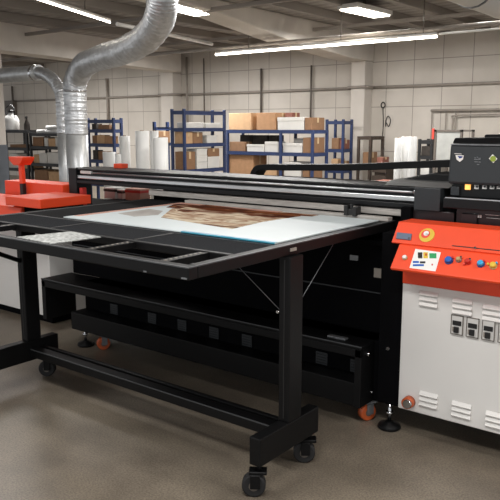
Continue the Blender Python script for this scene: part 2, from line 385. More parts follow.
# ================================================================== RACKS
def rack(name, label, x0, x1, y0, y1, top, levels, m, group=None, posts=None, toprail=False):
    t = thing(name, label, 'rack', ((x0+x1)/2, (y0+y1)/2, 0), group)
    pw = .045
    for x in (posts or (x0, x1)):
        for y in (y0, y1):
            xs = x if x < x1-1e-6 else x-pw
            yy = y if y == y0 else y-pw
            MB().box(xs, xs+pw, yy, yy+pw, 0, top).build('post', m, t, bevel=.004, seg=1)
    for z in levels:
        b = MB()
        b.box(x0+pw, x1-pw, y0+.005, y0+.03, z-.06, z); b.box(x0+pw, x1-pw, y1-.03, y1-.005, z-.06, z)
        b.box(x0+.005, x0+.03, y0+pw, y1-pw, z-.06, z); b.box(x1-.03, x1-.005, y0+pw, y1-pw, z-.06, z)
        sh = b.build('shelf', m, t)
        MB().box(x0+.03, x1-.03, y0+.03, y1-.03, z-.03, z-.004).build('shelf_board', M['shelf'], sh)
    if toprail:
        b = MB()
        b.box(x0+pw, x1-pw, y0, y0+.025, top-.09, top-.03); b.box(x0+pw, x1-pw, y1-.025, y1, top-.09, top-.03)
        b.box(x0, x0+.025, y0+pw, y1-pw, top-.09, top-.03); b.box(x1-.025, x1, y0+pw, y1-pw, top-.09, top-.03)
        b.build('top_rail', m, t)
    return t
NB = [0]
def carton(label, x0, x1, y0, y1, z0, h, m='card', group=None, tape=True, cat='box', name='cardboard_box', lid=False):
    NB[0] += 1
    base = ((x0+x1)/2, (y0+y1)/2, z0)
    o = MB().box(x0, x1, y0, y1, z0, z0+h).build(name, M[m], base=base, bevel=.006, seg=2)
    tag(o, label, cat, group)
    if tape:
        w = min(.05, (y1-y0)*.2); yc = (y0+y1)/2
        b = MB().box(x0-.002, x1+.002, yc-w/2, yc+w/2, z0+h-.001, z0+h+.002)
        b.box(x1-.001, x1+.002, yc-w/2, yc+w/2, z0+h*.6, z0+h); b.box(x0-.002, x0+.001, yc-w/2, yc+w/2, z0+h*.6, z0+h)
        b.build('packing_tape', M['tape'], o)
    if lid:
        b = MB().box(x0-.004, x1+.004, y0-.004, y1+.004, z0+h*.72, z0+h+.003)
        b.build('lid', M[m], o, bevel=.003)
    return o
def cx(px, y): return on(px, 140, 'y', y).x     # x of an upright seen there on the plane y

# --- tall blue rack standing end-on
RX1 = -8.07
y0 = on(184, 109, 'x', RX1).y; y1 = on(226, 112, 'x', RX1).y
RX0 = on(170, 112, 'y', y0).x
L1, L2, L3, L4 = 1.385, 1.125, .69, .3
rack('storage_rack', 'tall blue rack standing end-on with small white packs on its upper shelf', RX0, RX1, y0, y1, 1.70, (L1, L2, L3, L4), M['rackblue'], 'blue storage racks', toprail=True)
ly = y1-y0
def yf(a): return y0+.05+(ly-.1)*a
carton('flat white pack on upper shelf of the tall blue rack, near its front post', RX0+.06, RX1-.04, yf(.05), yf(.48), L1, .09, 'cardwhite', 'packs on the tall blue rack', tape=False)
carton('flat white pack at far end of the upper shelf of the tall blue rack', RX0+.06, RX1-.04, yf(.55), yf(.95), L1, .085, 'cardwhite', 'packs on the tall blue rack', tape=False)
carton('pale brown carton in second shelf of tall blue rack beside its front post', RX0+.05, RX1-.04, yf(.0), yf(.2), L2, .2, 'card3', 'packs on the tall blue rack')
carton('darker brown carton next to the pale one on second shelf of tall blue rack', RX0+.05, RX1-.05, yf(.22), yf(.47), L2, .19, 'card2', 'packs on the tall blue rack')
carton('small white carton alone on second shelf of tall blue rack', RX0+.05, RX1-.05, yf(.58), yf(.85), L2, .13, 'cardwhite', 'packs on the tall blue rack', lid=True, tape=False)
carton('dark brown carton low in the tall blue rack behind its front post', RX0+.05, RX1-.05, yf(.0), yf(.27), L3, .3, 'card2', 'packs on the tall blue rack')
for k in range(3):
    carton(('lowest', 'middle', 'uppermost')[k]+' white carton of the three stacked low in the tall blue rack', RX0+.05, RX1-.04, yf(.3), yf(.57), L3+k*.115, .11, 'cardwhite', 'packs on the tall blue rack', lid=True, tape=False)
carton('white carton under the brown one low at far end of tall blue rack', RX0+.05, RX1-.05, yf(.6), yf(.92), L3, .2, 'cardwhite', 'packs on the tall blue rack', tape=False)
carton('brown carton on top of white one low at far end of tall blue rack', RX0+.05, RX1-.05, yf(.6), yf(.92), L3+.2, .14, 'card2', 'packs on the tall blue rack')

# --- wide blue rack along the wall
WY0, WY1 = 10.0, 10.5
wx0, wx1 = cx(226, WY0), cx(313, WY0)
H1, H2, H3 = 1.35, .965, .5
rack('storage_rack', 'wide blue rack loaded with big brown cartons along the back wall', wx0, wx1, WY0, WY1, 1.35, (H1, H2, H3, .15), M['rackblue'], 'blue storage racks', posts=(wx0, cx(279, WY0), wx1))
def wc(label, a, b, z, h, m='card', dy=0.0, d=.42, **k):
    return carton(label, cx(a, WY0+dy), cx(b, WY0+dy), WY0+.03+dy, WY0+.03+dy+d, z, h, m, 'cartons on the wide blue rack', **k)
wc('big brown carton on top of wide blue rack, next to the tall rack', 228, 250, H1, .3, 'card3')
wc('second big brown carton on top of wide blue rack, between carton and white box', 255.5, 274.5, H1, .3, 'card')
wc('reddish brown carton peeping over the white box on the wide blue rack', 284, 291, H1, .3, 'cardred', dy=.2, d=.24)
wc('long white box on top of the wide blue rack', 276.5, 302.5, H1, .215, 'cardwhite', d=.16, tape=False, lid=True)
wc('square brown carton at the end of the wide blue rack top, beside white box', 303.5, 310, H1, .21, 'card2')
wc('low brown carton in middle shelf of wide blue rack beside the tall rack', 228.5, 244, H2, .17, 'card2', d=.2)
wc('first flat white box on middle shelf of wide blue rack, beside brown carton', 246, 263, H2, .125, 'cardwhite', d=.2, tape=False, lid=True)
wc('second white box on middle shelf, against the middle upright of wide blue rack', 264, 277.5, H2, .18, 'cardwhite', d=.2, tape=False, lid=True)
wc('white box with raised lid on middle shelf beyond the middle upright', 282, 301, H2, .16, 'cardwhite', d=.2, tape=False, lid=True)
wc('brown carton with pale front at the far end of the middle shelf', 302, 310.5, H2, .26, 'card2')
wc('white carton behind the box with raised lid on the middle shelf', 293, 303, H2, .24, 'cardwhite', dy=.24, d=.2, tape=False)
wc('biggest brown carton on the lower shelf of the wide blue rack', 228, 252, H3, .4, 'card')
wc('pale low carton on lower shelf of wide blue rack by the black cable cover', 258, 276, H3, .22, 'card3')
wc('white and brown carton on lower shelf past the middle upright of wide rack', 283, 300, H3, .3, 'cardwhite', tape=False)
wc('dark carton at the end of the lower shelf of the wide blue rack', 302, 309, H3, .27, 'card2')
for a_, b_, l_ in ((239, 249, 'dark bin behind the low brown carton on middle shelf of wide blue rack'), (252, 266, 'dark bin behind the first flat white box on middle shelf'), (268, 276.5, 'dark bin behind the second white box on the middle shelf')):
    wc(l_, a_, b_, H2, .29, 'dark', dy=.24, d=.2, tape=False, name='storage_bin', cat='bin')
# --- narrow blue rack behind the end of the wide one
bx0, bx1 = cx(325, 11.2), cx(353, 11.55)
rack('storage_rack', 'narrow blue rack past the end of the wide rack, beside the pier', bx0, bx1, 11.2, 11.55, 1.54, (1.0, .62, .2), M['rackblue'], 'blue storage racks', toprail=True)
for a, b, z, h, m, l in ((330.5, 337.5, 1.0, .2, 'card2', 'brown carton on upper shelf of narrow blue rack, beside its near upright'), (338.5, 341.5, 1.0, .17, 'cardred', 'rusty brown carton on the upper shelf of narrow blue rack'),
                         (330.5, 337, .62, .2, 'card3', 'pale carton on lower shelf of narrow blue rack'), (338.5, 341.5, .62, .16, 'card2', 'dark carton on lower shelf of narrow blue rack, beside the pale one')):
    carton(l, cx(a, 11.2), cx(b, 11.2), 11.24, 11.5, z, h, m, 'cartons on the narrow blue rack')
# --- blue rack next to the duct
ax0, ax1 = cx(87, 8.3), cx(114, 8.3)
rack('storage_rack', 'blue rack right beside the big foil duct with open cartons', ax0, ax1, 8.3, 8.52, 1.56, (1.36, 1.11, .82, .4), M['rackblue'], 'blue storage racks', toprail=True)
rk = 'cartons on the rack beside the duct'
for a, b, z, h, m, l in (
    (90.5, 94.5, 1.11, .14, 'card2', 'small brown carton nearest the duct on middle shelf of the duct-side rack'), (95, 102.5, 1.11, .15, 'card3', 'pale carton second from the duct on middle shelf'),
    (103, 110.5, 1.11, .13, 'card', 'brown carton beside the far upright on middle shelf of duct-side rack'),
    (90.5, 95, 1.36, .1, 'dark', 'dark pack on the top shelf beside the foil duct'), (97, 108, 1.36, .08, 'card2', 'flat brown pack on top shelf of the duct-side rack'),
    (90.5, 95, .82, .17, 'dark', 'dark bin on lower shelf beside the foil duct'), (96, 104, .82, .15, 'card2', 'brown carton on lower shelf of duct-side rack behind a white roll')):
    carton(l, cx(a, 8.3), cx(b, 8.3), 8.34, 8.48, z, h, m, rk, tape=m != 'dark')
# short blue rack behind the big rolls
sx0, sx1 = cx(155, 9.6), cx(169, 10.0)
rack('storage_rack', 'half hidden blue rack between the big white rolls and tall rack', sx0, sx1, 9.6, 10.0, 1.5, (1.4, 1.1, .5), M['rackblue'], 'blue storage racks')
carton('brown carton in the half hidden blue rack behind white rolls', sx0+.06, sx1-.06, 9.65, 9.95, 1.1, .22, 'card2')

# --- black racks at the far end
BY = 8.6
kx0, kx1 = cx(4.5, BY), cx(27, BY)
rack('storage_rack', 'black rack by the near pier holding a white jug', kx0, kx1, BY, BY+.5, 1.34, (1.34, .98, .55, .15), M['rackblack'], 'black storage racks')
mx0, mx1 = cx(29, BY), cx(61, BY)
rack('storage_rack', 'black rack next to the ducts with pale cartons on every shelf', mx0, mx1, BY, BY+.5, 1.30, (1.28, 1.02, .68, .2), M['rackblack'], 'black storage racks')
bk = 'cartons on the black racks'
for a, b, z, h, m, l in (
    (31, 41, 1.02, .18, 'card2', 'grey brown carton on second shelf of black rack, first in its row'), (42.5, 46, 1.02, .17, 'cardwhite', 'narrow white carton on second shelf of black rack'),
    (46.5, 53, 1.02, .16, 'card3', 'pale brown carton beside the narrow white one on second shelf'), (53.5, 58, 1.02, .18, 'cardwhite', 'white carton on second shelf of black rack nearest the ducts'),
    (31, 36, .68, .17, 'card3', 'pale carton on third shelf of black rack, first in its row'), (36.5, 44, .68, .2, 'cardwhite', 'white carton on third shelf of black rack'),
    (45, 57, .68, .22, 'cardwhite', 'wide white carton on third shelf of black rack by the ducts'), (6, 15, .55, .3, 'cardwhite', 'pale carton on lower shelf behind the orange post'),
    (17, 25, .55, .22, 'card3', 'tan carton on lower shelf of black rack beside the post top'), (8, 24, .98, .06, 'card2', 'flat brown pack lying on the middle shelf below the jug'),
    (31, 44, .2, .34, 'card2', 'big brown carton on bottom shelf of the black rack'), (45, 57, .2, .32, 'card3', 'big pale carton on bottom shelf of the black rack by the ducts')):
    carton(l, cx(a, BY), cx(b, BY), BY+.04, BY+.42, z, h, m, bk, tape=m.startswith('card') and m != 'cardwhite')
for k, (a, b, z, l) in enumerate(((33, 43, 0, 'thin white roll lying on top of black rack, first from the jug'), (42, 57, .0, 'white roll lying on top of black rack nearest the ducts'), (42.5, 57, .075, 'uppermost white roll lying on the other on the black rack'))):
    xa, xb = cx(a, BY), cx(b, BY); yy = BY+.14+(.0 if k != 2 else .04)+(0 if k else 0); r = .035 if k == 0 else .038
    yy = BY+.12 if k != 2 else BY+.12
    tag(MB().cyl((xa, yy, 1.28+r+z), (xb, yy, 1.28+r+z), r).build('paper_roll', M['roll'], base=(xa, yy, 1.28+z)), l, 'roll', 'rolls lying on the black rack')
q = on(12, 130, 'y', BY+.2)
t = thing('white_jug', 'white plastic jug with black cap on top of the black rack', 'jug', (q.x, BY+.2, 1.34))
MB().lathe((q.x, BY+.2, 1.34), [(.15, 0), (.16, .02), (.16, .2), (.12, .29), (.06, .33), (.06, .36)], 18).build('body', M['roll'], t)
MB().lathe((q.x, BY+.2, 1.70), [(.07, 0), (.07, .05), (.03, .06)], 14).build('cap', M['ink'], t)
MB().tube(catmull([(q.x-.14, BY+.2, 1.6), (q.x-.17, BY+.19, 1.78), (q.x, BY+.19, 1.86), (q.x+.13, BY+.19, 1.78), (q.x+.12, BY+.2, 1.64)], 5), .015, 8).build('handle', M['ink'], t)
q = on(26.5, 118, 'y', BY+.25)
t = thing('spray_bottle', 'slim dark bottle standing on black rack next to the white jug', 'bottle', (q.x, BY+.25, 1.34))
q.x = min(q.x, kx1-.09)
MB().lathe((q.x, BY+.25, 1.34), [(.06, 0), (.065, .02), (.06, .12), (.03, .19), (.02, .24)], 12).build('body', M['dark'], t)
MB().box(q.x-.035, q.x+.02, BY+.235, BY+.265, 1.58, 1.62).build('nozzle', M['ink'], t)
# wall cabinet above the black rack
q = on(8, 95, 'y', WY-.14)
t = thing('pressure_gauge_box', 'grey wall box with pipe on back wall above the white jug', 'box', (q.x, WY, 1.9))
MB().box(q.x-.2, q.x+.2, WY-.14, WY, 1.75, 2.15).build('body', M['pipedark'], t, bevel=.01)
MB().tube([(q.x+.1, WY-.06, 2.15), (q.x+.1, WY-.06, 2.55)], .03, 8).build('pipe', M['pipedark'], t)

# --- rolls standing on the floor
def roll(px, pxr, y, top, label, group):
    a, b = cx(px, y), cx(pxr, y); r = (b-a)*.5*.82; c = (a+b)/2
    t = thing('paper_roll', label, 'roll', (c, y, 0), group)
    MB().lathe((c, y, 0), [(r, 0), (r, top-.002), (r-.006, top)], 24).build('paper', M['roll'], t)
    MB().lathe((c, y, top-.01), [(r*.3, 0), (r*.3, .018)], 14).build('core', M['core'], t)
g = 'white rolls standing behind the gantry'
zt = lambda py, px, y: on(px, py, 'y', y).z
roll(136.5, 148, 7.4, zt(131, 142, 7.4), 'tallest white roll standing between duct-side rack and tall rack', g)
roll(150.5, 158, 8.0, zt(131, 150, 7.8), 'tall white roll half behind the tallest one', g)
roll(154, 167, 7.3, zt(137.5, 160, 7.3), 'fat white roll, a little shorter, next to the tall rack', g)
roll(120, 129, 7.5, zt(136, 124, 7.5), 'slim white roll standing in front of the far upright of duct-side rack', g)
roll(103.5, 114, 7.4, zt(152, 108, 7.4), 'short white roll standing low in front of duct-side rack', g)
roll(115, 120, 7.2, zt(154, 118, 7.2), 'thinnest short white roll between the short and the slim roll', g)
g = 'white rolls in front of the wall past the pier'
roll(394.5, 402, 8.6, zt(138, 398, 8.6), 'narrow white roll nearest the pier, standing behind the cable cover', g)
roll(401, 409.5, 8.75, zt(136.5, 405, 8.75), 'middle white roll of three behind the cable cover', g)
roll(408, 417.5, 8.6, zt(136.5, 412, 8.6), 'wide white roll beside the cloudy cabinet', g)

# --- cloudy mesh cabinet and dark rack by the far wall
cy = 10.2
c0, c1 = cx(434, cy), cx(462, cy)
t = thing('display_cabinet', 'cloudy grey glazed cabinet on legs behind the print head', 'cabinet', ((c0+c1)/2, cy+.25, 0))
b = MB()
for x in (c0, c1-.035):
    for y in (cy, cy+.5-.035): b.box(x, x+.035, y, y+.035, 0, 1.36)
b.box(c0, c1, cy, cy+.035, 1.33, 1.36); b.box(c0, c1, cy, cy+.035, .86, .9); b.box(c0, c1, cy+.465, cy+.5, 1.33, 1.36)
b.build('frame', M['pipedark'], t)
MB().box(c0+.035, c1-.035, cy+.012, cy+.02, .9, 1.33).build('front_panel', M['glass'], t)
MB().box(c0+.012, c0+.02, cy+.035, cy+.465, .9, 1.33).build('side_panel', M['glass'], t)
MB().box(c0+.035, c1-.035, cy+.035, cy+.465, .86, .89).build('shelf', M['shelf'], t)
MB().box(c0-.03, c0, cy-.02, cy+.01, 1.22, 1.38).build('red_tag', M['redd'], t)
d0, d1 = cx(418, 11.2), cx(433, 11.2)
rack('tool_rack', 'dark low rack between the white rolls and cloudy cabinet', d0, d1, 11.2, 11.6, 1.2, (1.18, .92, .6, .2), M['rackblack'])
carton('dark bin on the top shelf of the dark low rack', d0+.05, d1-.06, 11.24, 11.5, .92, .16, 'dark', tape=False, name='parts_bin', cat='bin')
carton('pale pack on lower shelf of the dark low rack', d0+.05, d1-.06, 11.24, 11.5, .6, .18, 'cardwhite', tape=False)
e0x, e1x = cx(357, 11.0), cx(371, 11.0)
rack('work_bench', 'dark brown bench frame in front of the pier', e0x, e1x, 11.0, 11.5, 1.24, (1.24, .72, .25), M['wood'])
carton('brown carton on lower shelf of the dark bench frame', e0x+.08, e1x-.08, 11.08, 11.4, .72, .24, 'card2')
f0, f1 = cx(373, 10.6), cx(387, 10.6)
t = thing('wooden_crate', 'dark slatted wooden crate on the floor beside the white rolls', 'crate', ((f0+f1)/2, 10.8, 0))
MB().box(f0+.03, f1-.03, 10.63, 10.97, 0, .8).build('body', M['wood'], t)
b = MB()
for k in range(5): b.box(f0, f1, 10.6, 10.63, .03+k*.155, .13+k*.155)
b.build('slats', M['wood'], t)
carton('reddish carton on top of the dark wooden crate', f0+.05, f1-.1, 10.66, 10.9, .8, .1, 'cardred')
# --- low pallet goods seen over the gantry
carton('flat reddish pack on the floor pallet seen over the gantry', cx(372, 9.2), cx(384, 9.2), 9.2, 9.6, 0, .62, 'cardred', tape=False)
carton('wooden pallet box below the narrow blue rack', cx(322, 9.4), cx(366, 9.4), 9.4, 9.9, 0, .52, 'wood', tape=False, name='pallet_box')

# ================================================================== PRINTER
P0 = (-2.6, 3.2, 0)
pr = thing('flatbed_printer', 'large black, orange and white flatbed printer on the concrete floor', 'printer', P0)
# lower machine body
bd = MB()
bd.box(-3.63, -1.36, 2.88, 3.65, .10, .40); bd.box(-3.9, -1.36, 3.0, 3.6, .40, .845)
base_o = bd.build('machine_base', M['blackm'], pr, bevel=.006)
MB().box(-3.88, -1.5, 2.994, 3.0, .60, .606).build('seam', M['slate'], base_o)
MB().box(-4.04, -1.46, 2.95, 3.64, .845, .868).build('top_plate', M['blackm'], pr, bevel=.004)
sh = MB(); sh.box(-3.92, -1.49, 2.75, 3.0, .385, .40); sh.box(-3.92, -1.49, 2.75, 2.765, .345, .385)
shelf = sh.build('lower_shelf', M['black'], pr, bevel=.003)
MB().box(-3.92, -1.49, 2.7485, 2.752, .3965, .4015).build('shelf_edge', M['edged'], shelf)
MB().box(-3.92, -3.88, 2.75, 3.0, .12, .385).build('end_plate', M['black'], pr, bevel=.003)
rp = MB().box(-1.525, -1.49, 2.75, 3.0, .10, .385).build('end_plate', M['black'], pr, bevel=.003)
for y, z, r in ((2.9, .30, .008), (2.82, .35, .012), (2.93, .21, .007), (2.86, .15, .006)):
    MB().cyl((-1.495, y, z), (-1.482, y, z), r, 10).build('bolt', M['chrome'], rp)
MB().box(-3.63, -1.525, 2.76, 2.88, .10, .215).build('front_rail', M['black'], pr, bevel=.004)
for x in (-3.34, -2.995, -2.745, -2.497, -2.26, -1.781, -1.582):
    v = MB().box(x-.034, x+.034, 2.874, 2.88, .222, .285)
    vo = v.build('vent', M['slate'], pr)
    b = MB()
    for k in range(4): b.box(x-.029, x+.029, 2.8725, 2.8745, .23+k*.014, .234+k*.014)
    b.build('grille', M['blackg'], vo)
q = on(340, 340, 'z', .405)
hn = MB().box(-1.70, -1.60, 2.79, 2.82, .40, .41).build('latch', M['edge'], shelf, bevel=.002)
# dark end column beside the cabinet
MB().box(-1.45, -1.335, 2.84, 3.0, .12, .93).build('end_column', M['blackm'], pr, bevel=.004)
MB().cyl((-1.40, 2.842, .39), (-1.40, 2.834, .39), .008, 10).build('bolt', M['chrome'], pr)
# small plates on the side of the body
MB().box(-1.70, -1.655, 2.992, 3.0, .75, .775).build('rating_plate', M['edge'], pr)
MB().box(-1.565, -1.52, 2.992, 3.0, .68, .725).build('rating_plate', M['pipe'], pr)
# ---- feet and casters
def level_foot(x, y, ztop):
    f = MB().lathe((x, y, 0), [(.05, 0), (.055, .008), (.05, .02), (.02, .03), (.018, .034)], 22).build('levelling_foot', M['black'], pr)
    MB().lathe((x, y, .03), [(.009, 0), (.009, ztop-.03)], 12).build('stud', M['chrome'], f)
    MB().lathe((x, y, .07), [(.018, 0), (.018, .014)], 6).build('lock_nut', M['chrome'], f)
    return f
level_foot(-1.385, 2.85, .125); level_foot(-3.522, 2.785, .11)
def caster(root, x, y, ztop, r, w, mw, mf, ang=0.0, twin=False, name='caster'):
    c, s = math.cos(ang), math.sin(ang); off = r*.45
    R = Matrix.Rotation(ang, 3, 'Z')
    def W(a, b, z): return Vector((x, y, 0))+R @ Vector((a, b, 0))+Vector((0, 0, z))
    f = MB()
    f.tube([(x, y, r*2+.008), (x, y, ztop)], .009, 10)
    f.obox(W(-.25*off, 0, r*2+.008), (r*.75, w*.62, .006), R)
    hw = w*.5+.006
    for sgn in (-1, 1):
        f.obox(W(-off*.75, sgn*hw, r*1.45), (r*.42, .004, r*.62), R)
    fo = f.build(name, mf, root, bevel=.002, seg=1)
    ctr = W(-off, 0, r); ax = R @ Vector((0, 1, 0))
    prof = [(-1, .86), (-.8, 1), (.8, 1), (1, .86)]
    if twin: prof = [(-1, .86), (-.85, 1), (-.15, 1), (-.1, .85), (.1, .85), (.15, 1), (.85, 1), (1, .86)]
    wm = MB(); wm.tube([ctr+ax*(p*w*.5) for p, _ in prof], [q*r for _, q in prof], 22)
    wo = wm.build('wheel', mw, fo)
    hb = MB(); hb.tube([ctr-ax*(w*.5+.002), ctr+ax*(w*.5+.002)], r*.42, 14)
    hb.build('hub', M['pipedark'], wo)
    return fo
caster(pr, -1.505, 2.885, .11, .042, .036, M['amber'], M['edge'], math.radians(60))
caster(pr, -3.36, 2.82, .11, .042, .036, M['amber'], M['edge'], math.radians(60))
tq = on(406, 404, 'y', 2.79)
tw = MB().tube([(tq.x, 2.829, tq.z), (tq.x, 2.795, tq.z)], [.028, .026], 20).build('transport_wheel', M['amber'], pr)
MB().tube([(tq.x+.006, 2.797, tq.z+.002), (tq.x+.006, 2.782, tq.z+.002)], .02, 16).build('hub', M['chrome'], tw)

# ---- white side cabinet with orange console
cab = MB().box(-1.335, -.15, 2.83, 3.62, .12, .712).build('cabinet', M['white'], pr, bevel=.004)
MB().box(-1.30, -.18, 2.95, 3.6, .075, .12).build('plinth', M['blackm'], cab)
for x in (-1.2, -.3):
    MB().lathe((x, 3.3, 0), [(.05, 0), (.05, .02), (.02, .03)], 16).build('foot', M['black'], cab)
def louver(x, z, w=.085, h=.072):
    b = MB()
    for k in range(3):
        zz = z+k*h/3
        b.prism([(2.83, zz), (2.83, zz+h/3*.86), (2.829, zz+h/3*.86), (2.817, zz+h/3*.2), (2.82, zz)], x-w/2, x+w/2, 'x')
    return b.build('louver_vent', M['white'], cab)
for x, z in ((-1.208, .622), (-1.055, .612), (-.925, .605), (-.775, .6), (-1.187, .161), (-1.035, .152), (-.885, .145), (-.735, .14)): louver(x, z)
for x in (-1.073, -1.005, -.938, -.870):
    z = .565
    s = MB(); s.box(x-.026, x+.026, 2.822, 2.83, z-.042, z+.042)
    so = s.build('isolator_switch', M['whitegrey'], cab, bevel=.002)
    b = MB(); b.box(x-.027, x-.024, 2.820, 2.823, z-.043, z+.043); b.box(x+.024, x+.027, 2.820, 2.823, z-.043, z+.043); b.box(x-.027, x+.027, 2.820, 2.823, z-.043, z-.040); b.box(x-.027, x+.027, 2.820, 2.823, z+.040, z+.043)
    b.build('rim', M['pipedark'], so)
    MB().box(x-.019, x+.019, 2.819, 2.823, z-.002, z+.018).build('window', M['ink'], so)
    MB().box(x-.012, x+.010, 2.813, 2.823, z-.034, z-.008).build('rocker', M['ink'], so, bevel=.002)
    MB().box(x-.019, x-.013, 2.819, 2.823, z-.030, z-.010).build('mark', M['pipe'], so)
# orange console: band, overhanging lip, sloping panel, upper panel
LIP, FOLD, TOP = (2.70, .803), (2.78, .893), (2.85, .984)
cs = MB().prism([(2.826, .712), (3.3, .712), (3.3, .93), (2.9, .93), (FOLD[0], FOLD[1]), LIP, (2.704, .793), (2.826, .772)], -1.335, -.15, 'x')
con = cs.build('console', M['orange'], pr, bevel=.003)
up = MB().prism([(FOLD[0]+.012, FOLD[1]), (FOLD[0]+.004, FOLD[1]+.006), (TOP[0], TOP[1]), (2.98, TOP[1]), (2.98, .93), (2.9, .93)], -1.375, -.15, 'x').build('upper_panel', M['orange'], pr, bevel=.002)
def frame_of(a, b):
    """origin, x axis, up-slope axis, normal of a sloping face running along x through (y,z) a->b"""
    s = Vector((0, b[0]-a[0], b[1]-a[1])).normalized(); n = Vector((1, 0, 0)).cross(s)
    return Vector((0, a[0], a[1])), s, n
o1, s1, n1 = frame_of(LIP, FOLD)
o2, s2, n2 = frame_of((FOLD[0]+.004, FOLD[1]+.006), TOP)
if n1.y > 0: n1 = -n1
if n2.y > 0: n2 = -n2
def quad_on(pts, n, off, th, m, name, parent):
    """thin raised plate with the given corner pixels on a sloping face"""
    b = MB(); k = len(pts)
    vs = [p+n*off for p in pts]+[p+n*(off+th) for p in pts]
    fs = [list(range(k)), [k+i for i in reversed(range(k))]]+[[i, k+i, k+(i+1) % k, (i+1) % k] for i in range(k)]
    nn = (pts[1]-pts[0]).cross(pts[2]-pts[0])
    if nn.dot(n) > 0: fs = [list(reversed(f)) for f in fs]
    return b.add(vs, fs).build(name, m, parent)
SP = lambda px, py: onp(px, py, o1, n1)
UP = lambda px, py: onp(px, py, o2, n2)
st = quad_on([SP(415.5, 249), SP(441, 252.5), SP(435.5, 271.5), SP(409.5, 268)], n1, 0, .0012, M['label'], 'instruction_sticker', con)
def decal(px0, py0, px1, py1, m, name='sticker_patch', f=SP, n=n1, par=None, off=.0012):
    return quad_on([f(px0, py0), f(px1, py0), f(px1, py1), f(px0, py1)], n, off, .0006, M[m], name, par or st)
for a in ((418, 252.5, 422.5, 258, 'ink'), (423.5, 252.5, 428, 258.5, 'yellow'), (429.5, 253.5, 436.5, 258.5, 'green'), (413, 261.2, 419, 263.2, 'bluebtn'), (413, 264.4, 424, 266.3, 'bluebtn'),
          (420, 261.5, 425.5, 263.5, 'ink'), (431.6, 264, 433, 265.6, 'red'), (418.5, 257.4, 422.5, 258.6, 'pipedark'), (425.2, 253.6, 427, 256, 'redd')): decal(*a)
def disc_on(c, n, r, th, m, name, par, off=0, seg=18):
    return MB().tube([c+n*off, c+n*(off+th)], r, seg).build(name, m, par)
# yellow roundel
c = UP(427, 235.5)
em = disc_on(c, n2, .034, .004, M['yellow'], 'round_emblem', up)
disc_on(c+n2*.004+Vector((-.006, 0, 0))+s2*.004, n2, .020, .001, M['redd'], 'emblem_mark', em)
disc_on(c+n2*.0052+Vector((-.004, 0, 0))+s2*.007, n2, .012, .001, M['label'], 'emblem_mark', em)
b = MB(); b.obox(c+n2*.0066+s2*.004+Vector((.002, 0, 0)), (.006, .003, .0006)); b.build('emblem_mark', M['slate'], em)
tab = quad_on([UP(397.5, 233), UP(412, 234.5), UP(411, 240.5), UP(396.5, 239)], n2, .0005, .006, M['bluegrey'], 'screen_tab', up)
b = MB(); b.tube([UP(409.5, 239)+n2*.006, UP(409.5, 239)+n2*.009], .004, 10); b.build('screw', M['chrome'], tab)
sl = quad_on([UP(452, 245.3), UP(500, 250.4), UP(500, 251.2), UP(452, 246.1)], n2, 0, .0015, M['ink'], 'slot', up)
kn = disc_on(UP(475.5, 248.5), n2, .005, .008, M['chrome'], 'latch_screw', up)
# push buttons
def button(px, py, r, m, l, ring='chrome', h=.02):
    c = SP(px, py)
    k = disc_on(c, n1, r*1.05, .005, M[ring], 'push_button', con)
    lab(k, l)
    MB().tube([c+n1*.005, c+n1*(h*.8), c+n1*h], [r*.85, r*.85, r*.6], 16).build('button_cap', M[m], k)
    return k
button(405, 258, .011, 'label', 'white push button with tan ring', 'tan', .014)
button(449, 261, .017, 'bluebtn', 'blue push button', 'navy')
button(459, 260.5, .011, 'tan', 'tan selector button', 'edge')
button(468, 262.5, .013, 'red', 'red push button', 'red')
button(481, 264.5, .015, 'cyan', 'sky blue push button', 'navy')
button(493.5, 266.5, .015, 'yellow', 'yellow push button', 'tan')
for px, py, mm in ((453, 258.5, 'red'), (461.5, 258.2, 'chrome'), (470.5, 260.5, 'chrome'), (484.5, 262, 'red'), (497, 264, 'cyan'), (488.5, 265, 'yellow'), (464.5, 265, 'redd')):
    c = SP(px, py); lv = MB().tube([c, c+n1*.012], .0045, 10).build('indicator_stud', M[mm], con)

# ---- gantry
gb = MB(); gb.box(-3.97, -1.36, 3.08, 3.32, 1.02, 1.122); gb.box(-3.97, -3.885, 3.05, 3.18, .868, 1.122)
gb.box(-3.97, -1.36, 3.06, 3.08, 1.108, 1.122); gb.box(-3.97, -1.36, 3.055, 3.08, 1.02, 1.045)
gan = gb.build('gantry', M['blackg'], pr, bevel=.004)
MB().tube([(-3.80, 3.066, 1.097), (-1.40, 3.066, 1.097)], .006, 8).build('guide_rod', M['silver'], gan)
MB().box(-3.90, -1.385, 3.060, 3.08, 1.054, 1.076).build('guide_rail', M['silver'], gan, bevel=.003)
MB().box(-3.85, -3.74, 3.058, 3.08, 1.088, 1.108).build('end_stop', M['whitegrey'], gan, bevel=.003)
MB().box(-3.2, -1.45, 3.07, 3.10, .978, 1.012).build('wiper_strip', M['dullsilver'], gan, bevel=.003)
MB().box(-3.1, -1.42, 3.10, 3.14, .868, 1.02).build('wiper_bracket', M['blackm'], gan)
MB().cyl((-1.40, 3.055, 1.10), (-1.375, 3.055, 1.10), .012, 10).build('rod_end', M['chrome'], gan)
